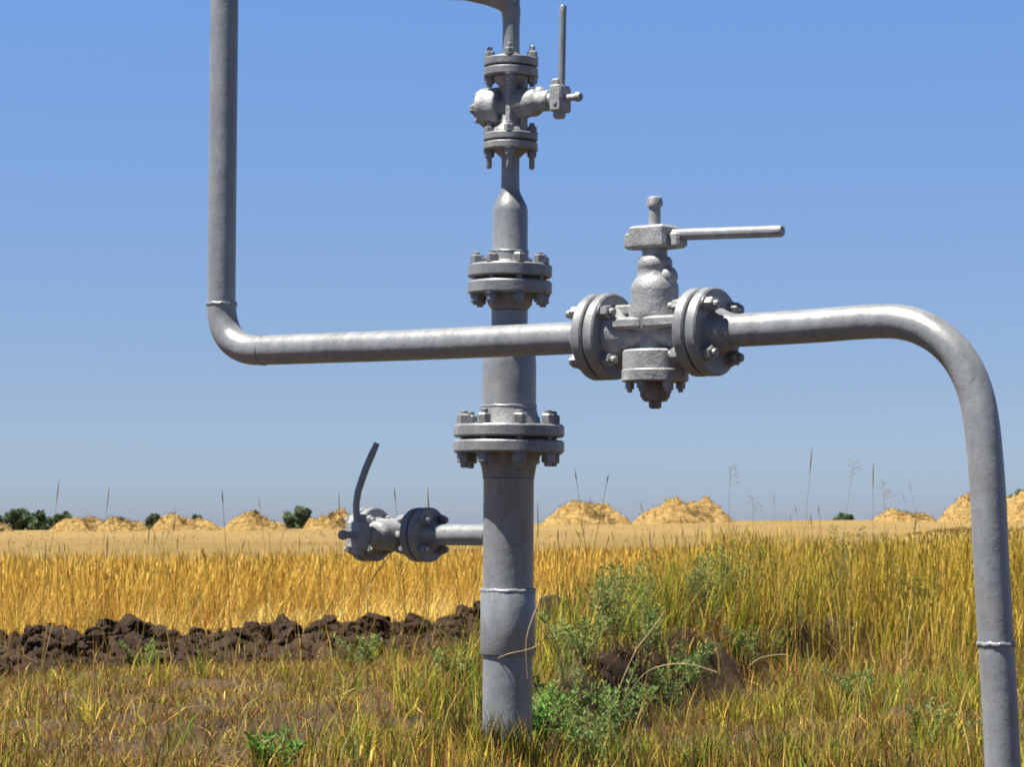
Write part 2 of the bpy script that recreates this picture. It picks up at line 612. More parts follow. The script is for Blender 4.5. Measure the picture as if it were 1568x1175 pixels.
def weld(parent, c, axis, r, w=0.008, name="weld_bead"):
    mb = MB()
    axis = axis.normalized()
    ref = Vector((0, -1, 0)) if abs(axis.z) > 0.9 else UP
    e1 = (ref - axis * ref.dot(axis)).normalized(); e2 = axis.cross(e1)
    n = 60; m = 8
    rings = []
    for i in range(n + 1):
        a = 2 * math.pi * i / n
        d = e1 * math.cos(a) + e2 * math.sin(a)
        wob = axis * (math.sin(a * 9) * w * 0.18 + math.sin(a * 23) * w * 0.1)
        rr = w * (1 + 0.2 * math.sin(a * 31))
        rings.append([c + wob + d * (r - w * 0.25 + rr * 0.75 * math.cos(b)) + axis * (rr * math.sin(b)) for b in [2 * math.pi * k / m for k in range(m)]])
    mb.rings(rings, False, False)
    return mb.build(name, M_PIPE, parent, smooth=60)


def plug_valve(parent, c, A, S, u, lever_dir, lever_len, lever_off=0.0, lever_r=9, lever_bend=None, halflen=72, boss=True, cap_r=52, bottom=1.0):
    """body with stem side S and cover side -S; A is the run of the pipe; lengths in units of u"""
    A = A.normalized(); S = S.normalized(); N = A.cross(S).normalized()
    mb = MB()
    # run of the pipe through the body
    mb.lathe(c, A, [(-halflen * u, 46 * u), (-(halflen - 10) * u, 44 * u), (-(halflen - 24) * u, 29 * u), (-20 * u, 23 * u), (20 * u, 23 * u), ((halflen - 24) * u, 29 * u), ((halflen - 10) * u, 44 * u), (halflen * u, 46 * u)], seg=40)
    # tapering shell from cover to neck
    mb.lathe(c, S, [(-26 * u, 30 * u), (-20 * u, 25 * u), (4 * u, 25 * u), (8 * u, 38 * u), (27 * u, 40 * u), (33 * u, 40 * u), (58 * u, 36 * u), (66 * u, 37 * u), (76 * u, 36 * u), (85 * u, 31 * u), (89 * u, 27.5 * u), (100 * u, 25.5 * u), (103 * u, 27 * u), (113 * u, 27 * u), (119 * u, 23.5 * u), (120 * u, 19.5 * u), (133 * u, 19.5 * u)], seg=48)
    # ribs from the shell to the end flanges
    for q in (-1, 1):
        mb.box(c + A * (36 * q * u) + S * (17 * u), A, N, S, 36.5 * u, (41 if q > 0 else 40) * u, 9 * u, 4 * u)
        mb.box(c + A * (52 * q * u) + S * (40 * u), A, N, S, 20.5 * u, 9 * u, 8 * u, 3 * u)
        mb.box(c + A * (54 * q * u) + S * (-14 * u), A, N, S, 18.5 * u, 26 * u, 8 * u, 4 * u)
    body = mb.build("plug_valve", M_CAST, parent, smooth=40)
    if boss:
        b = MB()
        b.lathe(c + S * 86 * u + A * 16 * u, (A * 0.9 + S * 0.25 + N * 0.1), [(0, 15 * u), (14 * u, 15 * u), (19 * u, 12 * u), (22 * u, 6 * u)], seg=20)
        b.build("grease_boss", M_CAST, body)
    # cover on the far side of the stem
    cv = MB()
    k = bottom
    cv.lathe(c, -S, [(24 * u, (cap_r - 3) * u), (27 * u, cap_r * u), (54 * k * u, cap_r * u), (56 * k * u, (cap_r + 1.5) * u), (71 * k * u, (cap_r + 1.5) * u), (73 * k * u, (cap_r - 1) * u)], seg=48)
    cvo = cv.build("cover", M_CAST, body)
    for i in range(6):
        a = math.pi / 6 + i * math.pi / 3
        d = (A * math.cos(a) + N * math.sin(a)) * (cap_r - 11) * u
        nb_ = MB()
        nb_.lathe(c - S * 73 * k * u + d, -S, [(0, 7.5 * u), (10 * u, 7.5 * u), (11 * u, 6.5 * u)], seg=6, phase=i)
        nb_.lathe(c - S * (73 * k + 11) * u + d, -S, [(0, 4.2 * u), (5 * u, 4.0 * u)], seg=10)
        nb_.build("cover_bolt", M_BOLT, body)
    pl = MB()
    pl.lathe(c - S * 73 * k * u, -S, [(0, 23 * u), (3 * u, 24 * u), (22 * u, 24 * u), (30 * u, 18 * u)], seg=6, phase=0.3)
    pl.lathe(c - S * (73 * k + 30) * u, -S, [(0, 10 * u), (9 * u, 9.5 * u), (11 * u, 7 * u)], seg=12)
    pl.build("adjusting_plug", M_DARKSTEEL, body)
    # lever hub
    L = lever_dir.normalized()
    Lp = (L - S * L.dot(S)).normalized()
    M_ = S.cross(Lp).normalized()
    h = MB()
    h.box(c + S * 149.5 * u, Lp, M_, S, 34 * u, 27 * u, 17.5 * u, 4 * u)
    h.box(c + S * 146 * u - Lp * 40 * u, Lp, M_, S, 10 * u, 14 * u, 13 * u, 4 * u)
    h.box(c + S * 143 * u + Lp * 40 * u, Lp, M_, S, 12 * u, 15 * u, 12 * u, 4 * u)
    h.lathe(c + S * 150 * u - Lp * 12 * u + M_ * 26 * u, M_, [(0, 6 * u), (4 * u, 6 * u)], seg=6)
    hub = h.build("lever_hub", M_CAST, body)
    s = MB()
    s.lathe(c, S, [(160 * u, 9.5 * u), (197 * u, 9.0 * u), (198 * u, 12 * u), (204 * u, 12.8 * u), (211 * u, 11 * u), (213 * u, 8 * u)], seg=20)
    s.build("valve_stem", M_CAST, body)
    l = MB()
    p0 = c + S * 153 * u + L * 28 * u
    if lever_bend:
        pts = [p0 + L * (lever_len * u * a) + lever_bend * (b * u) for a, b in [(0, 0), (.12, -4), (.25, -6), (.4, -3), (.55, 5), (.7, 14), (.85, 25), (1, 37)]]
    else:
        pts = [p0 + L * (lever_len * u * a) for a in (0, .3, .6, .9, .985, 1.0)]
    rr = [lever_r * u] * len(pts)
    rr[-1] *= 0.82
    l.tube(pts, rr, seg=18)
    l.build("lever", M_PIPE, body)
    return body


# ---------------------------------------------------------------- gas riser
YR = 11.0
UR = YR / FPX                      # one photograph pixel at the riser, in metres


def RA(y):
    return P(783.0 - (y / 1175.0) * 6.5, y, YR)


AX = (RA(0) - RA(1175)).normalized()
base_z = float(terrain(0, YR))
riser = empty("gas_riser", (RA(1150).x, YR, base_z))
tag(riser, "thick silver painted vertical gas riser with stacked bolted flanges and two lever valves", "gas pipe")

pp = MB()


def rz(y):
    return (RA(y) - RA(1175)).length


prof = [(1290, 38), (1004, 38), (1003, 41), (1001, 42), (906, 42), (904, 41), (902, 38.8), (737, 38.6), (733, 40)]
pp.lathe(RA(1175), AX, [(math.copysign((RA(y) - RA(1175)).length, 1175 - y), r * UR) for y, r in prof], seg=56)
low = pp.build("lower_pipe", M_PIPE, riser)
mid = MB()
mid.lathe(RA(1175), AX, [(rz(y), r * UR) for y, r in [(627, 41.5), (560, 41.5), (538, 40), (505, 30), (498, 28), (476, 28)]], seg=56)
mid.build("middle_pipe", M_PIPE, riser)
up = MB()
up.lathe(RA(1175), AX, [(rz(y), r * UR) for y, r in [(404, 29), (392, 28.5), (384, 28), (382, 27.3), (325, 27.3), (316, 26), (304, 20), (296, 16), (288, 14.2), (262, 14), (236, 14)]], seg=48)
up.build("reducer_pipe", M_PIPE, riser)
tp = MB()
tp.lathe(RA(1175), AX, [(rz(y), r * UR) for y, r in [(94, 13.2), (30, 13.2), (-8, 13.2)]], seg=36)
tp.build("top_pipe", M_PIPE, riser)
weld(riser, RA(905), AX, 41 * UR, 0.009)
weld(riser, RA(1002), AX, 38.5 * UR, 0.007)
weld(riser, RA(623), AX, 41.5 * UR, 0.007)
weld(riser, RA(386), AX, 28 * UR, 0.006)
weld(riser, RA(730), AX, 38.6 * UR, 0.007)

FR = Vector((0, -1, 0))            # towards the camera
# big flange joint
flange_joint(riser, RA(672.5), AX, FR, UR, 85, 19, 5, 8, math.radians(13), 70, 11, 14, 8, 6,
             [(0, 50), (3, 49), (14, 45), (26, 42), (28, 41.5)], [(0, 50), (4, 49), (18, 43), (34, 40), (36, 39)])
# middle flange joint
flange_joint(riser, RA(428.5), AX, FR, UR, 65, 20, 6, 8, math.radians(15), 53, 9.5, 12, 6, 5.5,
             [(0, 32), (4, 30), (8, 28.5)], [(0, 38), (5, 37), (16, 33), (22, 29), (24, 28)])
# the two joints of the upper valve
flange_joint(riser, RA(217.5), AX, FR, UR, 42, 11.5, 2.5, 4, math.radians(-4), 33, 8, 10, 14, 4.5,
             [(0, 24), (4, 23), (9, 20)], [(0, 24), (4, 23), (12, 15), (14, 14)], over=(0.5, 1.3))
flange_joint(riser, RA(103.5), AX, FR, UR, 42, 13, 2.5, 4, math.radians(-4), 33, 8, 10, 10, 4.5,
             [(0, 20), (4, 18), (8, 14), (9, 13)], [(0, 24), (4, 23), (9, 20)], over=(1, 0.6))
th = math.radians(33)
plug_valve(riser, RA(161), AX, Vector((math.cos(th), -math.sin(th), 0.02)), UR * 0.60, Vector((0.02, -0.0, 1)), 212, lever_r=9, halflen=72, cap_r=50, bottom=1.12)

# top outlet elbow running to the left, out of the picture
te = MB()
zt = P(783, -16, YR)
a0 = P(783, 34, YR)
pts = [a0, P(782.6, 16, YR), P(778, 4, YR), P(767, -5, YR), P(750, -11, YR), P(715, -17, YR), P(352, -30, 11.62)]
te.tube(pts, [13.5 * UR, 15 * UR, 18 * UR, 20 * UR, 19.5 * UR, 17.5 * UR, 17.5 * UR], seg=28)
te.build("outlet_elbow", M_PIPE, riser)

# side branch with its valve
tb = math.radians(38)
AB = Vector((math.cos(tb), -math.sin(tb), 0.0)).normalized()
riser_c = RA(820)
US = UR * 1.02
# centre of the branch valve, back along the branch from the riser axis
def along(px):
    # the point of the branch axis seen at column px
    lo, hi = -3.0, 0.0
    for _ in range(40):
        m_ = (lo + hi) / 2
        q = riser_c + AB * m_
        if 784 + FPX * q.x / (q.y * math.cos(PITCH) + (q.z - EYE) * math.sin(PITCH)) < px: lo = m_
        else: hi = m_
    return riser_c + AB * lo
vc = along(607)
hl = 66 * 0.61
sb = MB()
f1 = vc + AB * (hl + 13 + 1.5) * US
f0 = vc - AB * (hl + 13 + 1.5) * US
sb.tube([f1 + AB * 10 * US, riser_c - AB * 30 * UR], 16 * US, seg=32)
sbo = sb.build("branch_pipe", M_PIPE, riser)
weld(riser, riser_c - AB * (39 * UR), AB, 16 * US, 0.006)
flange_joint(riser, f1, AB, UP, US, 42, 13, 3, 4, math.radians(45), 32, 7.5, 9, 7, 4.5, [(0, 24), (4, 23), (14, 17), (16, 16)], [(0, 24), (2, 24)])
flange_joint(riser, f0, AB, UP, US, 42, 13, 3, 4, math.radians(45), 32, 7.5, 9, 7, 4.5, [(0, 24), (2, 24)], None)
SB = Vector((-math.sin(tb), -math.cos(tb), 0.0))
plug_valve(riser, vc, AB, SB, US * 0.61, Vector((0.06, 0.0, 1)), 202, lever_r=9.0, lever_bend=Vector((1, 0, 0)), halflen=66, boss=False, cap_r=50)

# ---------------------------------------------------------------- horizontal pipeline
TH = math.radians(36)
TT = math.tan(TH)
Y0 = 10.02


def DY(px):
    return Y0 / (1 + (px - 784) / FPX * TT)


RP = 0.0615
AP = Vector((math.cos(TH), -math.sin(TH), 0)).normalized()
xr = P(1530, 1000, DY(1513))
line = empty("gas_pipeline", (xr.x, xr.y, float(terrain(xr.x, xr.y))))
tag(line, "silver gas pipe bending up at left and down at right, lever valve between flanges", "gas pipe")
YL = DY(340)
yv = DY(1513)


def smooth_path(ctrl, n=10):
    out = []
    m_ = len(ctrl)
    for i in range(m_ - 1):
        p0 = ctrl[max(i - 1, 0)]; p1 = ctrl[i]; p2 = ctrl[i + 1]; p3 = ctrl[min(i + 2, m_ - 1)]
        for k in range(n):
            t = k / n
            out.append(0.5 * ((2 * p1) + (-p0 + p2) * t + (2 * p0 - 5 * p1 + 4 * p2 - p3) * t * t + (-p0 + 3 * p1 - 3 * p2 + p3) * t ** 3))
    out.append(ctrl[-1])
    return out


VC = P(1003, 512.5, DY(1003))       # valve centre
UV = DY(1003) / FPX
DL = (P(880, 518, DY(880)) - P(400, 536.5, DY(400))).normalized()
leftc = [P(344.5, -210, YL + .06), P(343.5, 0, YL + .04), P(340.5, 300, YL + .01), P(339.3, 440, YL), P(339.3, 465, YL)]
bendl = [P(339.3, 462, YL), P(340.5, 484, DY(340.5)), P(346, 506, DY(346)), P(357, 523, DY(357)), P(373, 533, DY(373)), P(392, 536.7, DY(392)), P(412, 536.2, DY(412))]
runl = [P(412, 536.2, DY(412)), P(620, 529.0, DY(620)), P(800, 521.4, DY(800)), P(905, 516.5, DY(905))]
lp = MB(); lp.tube(smooth_path(leftc, 6), RP * 0.96, seg=40); lp.build("upright_pipe", M_PIPE, line)
lb = MB(); lb.tube(smooth_path(bendl, 6), RP * 1.0, seg=40); lb.build("elbow", M_PIPE, line)
lr = MB(); lr.tube(runl, RP, seg=40); lr.build("cross_pipe", M_PIPE, line)
weld(line, P(339.3, 466, YL), UP, RP * 0.99, 0.008)
weld(line, P(404, 536.5, DY(404)), DL, RP, 0.006)
runr = [P(1096, 508.0, DY(1096)), P(1160, 504.5, DY(1160)), P(1250, 499, DY(1250)), P(1305, 494.5, DY(1305)), P(1350, 492, DY(1350)), P(1380, 493.5, DY(1378)), P(1408, 501, DY(1406)), P(1436, 516, DY(1434)), P(1462, 540, DY(1460)), P(1482, 571, DY(1480)), P(1496, 610, DY(1495)), P(1504, 655, DY(1505)), P(1509, 705, DY(1511)), P(1513, 760, DY(1513)), P(1519, 880, yv), P(1525.5, 990, yv), P(1532, 1100, yv), P(1541, 1290, yv)]
rr_ = MB(); rr_.tube(smooth_path(runr, 7), RP * 0.985, seg=40); rr_.build("bent_down_pipe", M_PIPE, line)
weld(line, P(1525.3, 987, yv), UP, RP * 0.985, 0.010)

DV = (P(1160, 504.5, DY(1160)) - P(880, 518, DY(880))).normalized()
DV = (AP * 0.6 + DV * 0.4).normalized()
SV = (UP - DV * UP.dot(DV)).normalized()
for sgn, nm in ((1, 'r'), (-1, 'l')):
    cc = VC + DV * sgn * (72 + 19 + 1.5) * UV
    nk = [(0, 38), (4, 37), (14, 31), (26, 27), (32, 25.5)]
    flange_joint(line, cc, DV * sgn, UP, UV, 67.5, 18.5, 4, 4, math.radians(42), 52, 11.5, 14, 9, 6.5, nk, [(0, 46), (2, 46)])
LV = (DV * 1.0 + Vector((0, 0, -0.035))).normalized()
plug_valve(line, VC, DV, SV, UV, LV, 198, lever_r=9.2, halflen=72, cap_r=50)


# ---------------------------------------------------------------- plant builders (numpy)
def blades(x, y, h, w, lean, pal, wts, tip_mul=1.0, base_mul=0.75, z=None, head=None, rng=RNG, jit=0.18, curve=0.5, headcol=None, ci=None):
    """curved blades; returns verts, quads, tris, tint"""
    n = len(x)
    if z is None: z = terrain(x, y) - 0.01
    h = np.broadcast_to(h, (n,)); w = np.broadcast_to(w, (n,)); lean = np.broadcast_to(lean, (n,))
    az = rng.random(n) * 2 * np.pi
    fa = rng.random(n) * np.pi
    dx, dy = np.cos(az), np.sin(az)
    wx, wy = np.cos(fa) * w / 2, np.sin(fa) * w / 2
    P0 = np.stack([x, y, z], 1)
    def lev(t, off):
        return P0 + np.stack([dx * lean * h * off, dy * lean * h * off, h * t * (1 - 0.25 * lean * off)], 1)
    W = np.stack([wx, wy, np.zeros(n)], 1)
    p1, p2, p3 = lev(0, 0), lev(0.5, 0.5 - 0.5 * curve * 0.6), lev(1.0, 1.0)
    if head is None:
        V = np.stack([p1 - W * .8, p1 + W * .8, p2 - W, p2 + W, p3], 1)
        b = np.arange(n)[:, None] * 5
        Q = b + np.array([[0, 1, 3, 2]]); T = b + np.array([[2, 3, 4]])
        k = 5
    else:
        # thin stem carrying a seed head: head = (length, width)
        hl_, hw = head
        d = (p3 - p2); d /= np.linalg.norm(d, axis=1)[:, None]
        Hh = hl_ * (0.7 + 0.6 * rng.random(n))[:, None]
        Ww = W / (w[:, None] / 2 + 1e-9) * hw / 2
        p4 = p3 + d * Hh * 0.45; p5 = p3 + d * Hh
        V = np.stack([p1 - W, p1 + W, p2 - W, p2 + W, p3 - W * .6, p3 + W * .6, p4 - Ww, p4 + Ww, p5], 1)
        b = np.arange(n)[:, None] * 9
        Q = np.concatenate([b + np.array([[0, 1, 3, 2]]), b + np.array([[2, 3, 5, 4]]), b + np.array([[4, 5, 7, 6]])]); T = b + np.array([[6, 7, 8]])
        k = 9
    pal = np.array(pal); wts = np.array(wts, float); wts /= wts.sum()
    idx = rng.choice(len(pal), n, p=wts)
    if ci is not None:
        m_ = int(ci.max()) + 1
        cidx = rng.choice(len(pal), m_, p=wts)[ci]
        idx = np.where(rng.random(n) < 0.72, cidx, idx)
    c = pal[idx] * (1 + jit * rng.standard_normal((n, 1))) * (1 + 0.06 * rng.standard_normal((n, 3)))
    c = np.clip(c, 0.004, 0.9)
    C = np.repeat(c[:, None, :], k, 1)
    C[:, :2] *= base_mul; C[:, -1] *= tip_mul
    if headcol is not None:
        C[:, 4:] = (C[:, 4:] * 0.35 + np.array(headcol) * 0.65)
    return V.reshape(-1, 3), Q, T, C.reshape(-1, 3)


def merge(parts):
    vs, qs, ts, cs = [], [], [], []
    off = 0
    for V, Q, T, C in parts:
        vs.append(V); qs.append(Q + off); ts.append(T + off); cs.append(C); off += len(V)
    return np.concatenate(vs), np.concatenate(qs), np.concatenate(ts), np.concatenate(cs)


def scatter(ya, yb, dens, pa=-60, pb=1630, keep=None, rng=RNG):
    """random places seen between columns pa and pb (with a margin for a step to the side), distances ya..yb"""
    wa = (pb - pa) / FPX
    area = wa * (yb * yb - ya * ya) / 2
    n = int(area * dens)
    y = np.sqrt(rng.random(n) * (yb * yb - ya * ya) + ya * ya)
    x = ((pa + (pb - pa) * rng.random(n)) - 784) / FPX * y
    if keep is not None:
        k = rng.random(n) < keep(x, y)
        x, y = x[k], y[k]
    return x, y


def clumps(x, y, per=12, sd=0.03, rng=RNG):
    """gather scattered places into tufts; returns places and the tuft each belongs to"""
    n = len(x)
    m_ = max(n // per, 1)
    ci = rng.integers(0, m_, n)
    sig = sd * (0.5 + rng.random(m_))[ci]
    return x[:m_][ci] + rng.standard_normal(n) * sig, y[:m_][ci] + rng.standard_normal(n) * sig, ci


def PX(x, y):
    return 784 + FPX * x / y


STRAW = (0.70, 0.50, 0.19); GOLD = (0.60, 0.425, 0.115); PALE = (0.78, 0.62, 0.31); BROWN = (0.24, 0.15, 0.07)
OLIVE = (0.25, 0.225, 0.045); YGREEN = (0.37, 0.37, 0.06); GREEN = (0.14, 0.22, 0.04); GREYG = (0.16, 0.21, 0.12); RUST = (0.20, 0.085, 0.045)
DRYB = (0.28, 0.195, 0.115)
MARGIN = 130                          # extra columns at each side

# --- standing dry grass behind the ploughed row
parts = []
def wheat_keep(x, y):
    d = y - ridge_y(x)
    return sstep(0.8, 2.2, d + 0.8 * (fbm(x, y, 1.1, 2) - .5)) * (d < 9.0) * (0.35 + 0.9 * sstep(0.3, 0.6, fbm(x + 2, y * 1.5, 1.0, 3)))
x, y = scatter(20.0, 37, 1050, -MARGIN, 1568 + MARGIN, wheat_keep)
x, y, ci = clumps(x, y, 7, 0.05)
d = y - ridge_y(x)
top = 0.93 - 0.016 * d
m_ = ci.max() + 1
hh = top * (0.58 + 0.22 * RNG.random(m_)[ci] + 0.20 * RNG.random(len(x))) * (0.93 + 0.14 * fbm(x, y, 0.8, 3))
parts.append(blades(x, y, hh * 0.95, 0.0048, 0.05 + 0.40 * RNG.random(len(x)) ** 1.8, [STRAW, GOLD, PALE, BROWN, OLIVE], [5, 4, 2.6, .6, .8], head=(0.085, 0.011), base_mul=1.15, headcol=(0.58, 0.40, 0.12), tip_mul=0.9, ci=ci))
x, y = scatter(20.0, 33, 1500, -MARGIN, 1568 + MARGIN, lambda x, y: ((y - ridge_y(x) > 0.25) & (y - ridge_y(x) < 3.2)).astype(float))
x, y, ci = clumps(x, y, 14, 0.05)
d = y - ridge_y(x)
parts.append(blades(x, y, (0.10 + 0.30 * RNG.random(len(x)) ** 1.2) * (0.8 + 0.50 * d.clip(0, 2.4)), 0.0075, 0.1 + 0.5 * RNG.random(len(x)), [PALE, STRAW, GOLD], [8, 4, .6], base_mul=1.0, tip_mul=1.05, ci=ci))
x, y = scatter(21.0, 34, 160, -MARGIN, 1568 + MARGIN, wheat_keep)
parts.append(blades(x, y, 0.35 + 0.40 * RNG.random(len(x)), 0.008, 0.2 + 0.6 * RNG.random(len(x)), [STRAW, GOLD, BROWN, YGREEN], [3, 4, 1.4, .5]))
# stray dark culms standing out of it
x, y = scatter(15.5, 30, 3.6, -MARGIN, 1568 + MARGIN)
parts.append(blades(x, y, 0.50 + 0.62 * RNG.random(len(x)) ** 1.6, 0.0042, 0.04 + 0.35 * RNG.random(len(x)), [BROWN, OLIVE, DRYB], [1, 1.6, 1], head=(0.10, 0.0085)))
V, Q, T, C = merge(parts)
o = np_mesh("dry_grass", V, Q, T, M_GRASS, C)
tag(o, "dense golden dry grass standing behind the row of dark clods", "dry grass", kind="stuff")

# --- stubble tufts over the far field
x, y = scatter(30, 60, 8, -MARGIN, 1568 + MARGIN, lambda x, y: (y > ridge_y(x) + 5) * 1.0)
x2, y2 = scatter(60, 152, 0.3, -MARGIN, 1568 + MARGIN)
x = np.concatenate([x, x2]); y = np.concatenate([y, y2])
V, Q, T, C = blades(x, y, 0.04 + 0.05 * RNG.random(len(x)), 0.03 + 0.03 * (y > 60), 0.5, [(0.36, 0.25, 0.10), (0.42, 0.31, 0.14), (0.30, 0.2, 0.09), (0.34, 0.22, 0.065)], [4, 2, 1.2, 1.2], jit=0.1)
o = np_mesh("stubble", V, Q, T, M_GRASS, C)
tag(o, "short pale stubble covering the field in front of the straw heaps", "stubble", kind="stuff")

# --- foreground and middle grass
parts = []
def clear(x, y):
    """thin out over the clods and the shaded bank"""
    k = 1 - 0.97 * np.exp(-((y - ridge_y(x) + 1.2) / 2.1) ** 4) * (1 - sstep(2, 4, x))
    b = bank_x(y) - x
    k = k * (1 - 0.96 * np.exp(-((b + 0.14) / 0.25) ** 2) * (y < 18) * (y > 11.8))
    return np.clip(k, 0, 1)
# low dry turf
def turf_keep(x, y):
    return clear(x, y) * (y < ridge_y(x) + 0.2) * (0.30 + 0.95 * sstep(0.36, 0.62, fbm(x, y, 1.9, 3)))
x, y = scatter(7.4, 26, 2000, -MARGIN, 1568 + MARGIN, turf_keep)
x, y, ci = clumps(x, y, 10, 0.045)
f = fbm(x + 3, y, 0.8, 3)
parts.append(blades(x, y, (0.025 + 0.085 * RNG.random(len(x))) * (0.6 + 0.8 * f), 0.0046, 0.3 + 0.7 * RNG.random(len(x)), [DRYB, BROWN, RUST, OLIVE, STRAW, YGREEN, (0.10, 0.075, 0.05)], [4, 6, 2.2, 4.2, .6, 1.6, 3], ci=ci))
# upright fine stems, thicker toward the near edge
def fg_keep(x, y):
    p = PX(x, y)
    side = 0.26 + 0.50 * sstep(520, 900, p)
    return (0.07 + 0.93 * (1 - sstep(9.9, 11.7, y + 1.2 * (fbm(x, y, 0.9, 2) - .5)))) * side * clear(x, y) * (0.15 + 1.1 * sstep(0.35, 0.6, fbm(x, y, 2.1, 2))) * (y < 17)
x, y = scatter(7.4, 17, 1500, -MARGIN, 1568 + MARGIN, fg_keep)
x, y, ci = clumps(x, y, 12, 0.035)
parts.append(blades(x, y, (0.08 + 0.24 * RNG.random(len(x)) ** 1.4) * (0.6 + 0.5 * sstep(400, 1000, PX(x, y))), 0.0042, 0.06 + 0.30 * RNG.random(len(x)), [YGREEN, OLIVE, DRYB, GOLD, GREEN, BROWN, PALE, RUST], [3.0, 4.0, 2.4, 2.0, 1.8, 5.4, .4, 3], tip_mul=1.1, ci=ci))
# greener tufts left of the riser and along the clods
def tuft_keep(x, y):
    p = PX(x, y)
    return clear(x, y) * sstep(0.46, 0.60, fbm(x + 20, y, 1.0, 3)) * (y < ridge_y(x) - 0.2) * (0.30 + 0.70 * sstep(350, 600, p))
x, y = scatter(9.5, 26, 620, -MARGIN, 1568 + MARGIN, tuft_keep)
x, y, ci = clumps(x, y, 14, 0.04)
parts.append(blades(x, y, 0.08 + 0.19 * RNG.random(len(x)), 0.0050, 0.15 + 0.5 * RNG.random(len(x)), [OLIVE, YGREEN, GREEN, BROWN, GREYG, GOLD], [4, 3.5, 3, 1.6, 1, 1.2], ci=ci))
# grass grown in round the foot of the riser
n_ = 900
x = 0.0 + 0.22 * RNG.standard_normal(n_) - 0.02; y = 10.78 + 0.10 * RNG.standard_normal(n_)
parts.append(blades(x, y, 0.06 + 0.20 * RNG.random(n_) ** 1.3, 0.0045, 0.1 + 0.4 * RNG.random(n_), [OLIVE, YGREEN, BROWN, GOLD, GREEN], [4, 3, 3, 2, 1.5]))
# dead stalks, upright, thinly spread
x, y = scatter(8.5, 22, 20, -MARGIN, 1568 + MARGIN, lambda x, y: (y < ridge_y(x) - .3) * 1.0)
parts.append(blades(x, y, 0.16 + 0.34 * RNG.random(len(x)) ** 1.5, 0.0034, 0.05 + 0.5 * RNG.random(len(x)), [STRAW, DRYB, BROWN], [1, 2, 1.5]))
# lying pale straws
x, y = scatter(8, 25, 13, -MARGIN, 1568 + MARGIN, lambda x, y: (y < ridge_y(x) + .3) * 1.0)
parts.append(blades(x, y, 0.06 + 0.12 * RNG.random(len(x)), 0.0045, 1.2 + 1.8 * RNG.random(len(x)), [STRAW, DRYB, BROWN], [1, 2, 1], z=terrain(x, y) + 0.02))
V, Q, T, C = merge(parts)
o = np_mesh("short_grass", V, Q, T, M_GRASS, C)
tag(o, "low mixed olive and brown grass over the soil round both pipes", "grass", kind="stuff")

# --- tall grass on the right
parts = []
def right_keep(x, y):
    p = PX(x, y)
    return sstep(900, 1220, p + 110 * (fbm(x, y, 0.9, 2) - .5)) * sstep(16.6, 19.8, y + 2.2 * (fbm(x, y, 0.7, 2) - .5)) * (y < ridge_y(x) + 0.9) * (0.25 + 1.1 * sstep(0.3, 0.6, fbm(x + 5, y, 1.5, 3))) * clear(x, y)
x, y = scatter(15.5, 31, 900, -MARGIN, 1568 + MARGIN, right_keep)
x, y, ci = clumps(x, y, 9, 0.05)
f = fbm(x + 8, y, 0.55, 2)
dd = sstep(16.5, 22.5, y)
hh = (0.20 + 0.62 * dd) * (0.62 + 0.30 * RNG.random(ci.max() + 1)[ci] + 0.2 * RNG.random(len(x))) * (0.86 + 0.28 * f)
g = sstep(0.46, 0.60, fbm(x + 30, y, 0.7, 3))
lowz = RNG.random(len(x)) > sstep(0.15, 0.62, dd + 0.3 * (fbm(x, y + 9, 1.2, 2) - .5))
parts.append(blades(x[lowz], y[lowz], hh[lowz] * 0.75, 0.0048, 0.15 + 0.5 * RNG.random(lowz.sum()), [BROWN, RUST, DRYB, OLIVE, GREEN, STRAW], [4, 2.4, 3, 3, 1.4, 1.2], ci=ci[lowz]))
x, y, hh, g, ci = x[~lowz], y[~lowz], hh[~lowz], g[~lowz], ci[~lowz]
i1 = RNG.random(len(x)) < g * 0.8
parts.append(blades(x[i1], y[i1], hh[i1], 0.0066, 0.08 + 0.30 * RNG.random(i1.sum()), [YGREEN, GREEN, OLIVE, GOLD], [6, 1.8, 3, 2], ci=ci[i1]))
i2 = ~i1
parts.append(blades(x[i2], y[i2], hh[i2], 0.0046, 0.06 + 0.25 * RNG.random(i2.sum()), [STRAW, GOLD, OLIVE, BROWN, YGREEN], [3.6, 3, 2.6, 1.2, 4], head=(0.08, 0.0085), headcol=(0.44, 0.33, 0.09), ci=ci[i2]))
# grass crowding the top of the bank
def bank_keep(x, y):
    b = bank_x(y) - x
    return np.exp(-((b - 0.70) / 0.5) ** 2) * (b > 0.10) * (0.25 + 0.75 * sstep(880, 960, PX(x, y)))
x, y = scatter(11.0, 21, 1500, 700, 1350, bank_keep)
x, y, ci = clumps(x, y, 12, 0.04)
parts.append(blades(x, y, (0.10 + 0.28 * RNG.random(len(x))) * (1 + 0.4 * sstep(13, 18, y)), 0.0054, 0.10 + 0.40 * RNG.random(len(x)), [OLIVE, GREEN, YGREEN, STRAW, GREYG, BROWN], [4, 3, 4, 2, 1.4, 1.4], ci=ci))
V, Q, T, C = merge(parts)
o = np_mesh("tall_grass", V, Q, T, M_GRASS, C)
tag(o, "tall yellow green grass growing from the bank toward the right edge", "grass", kind="stuff")


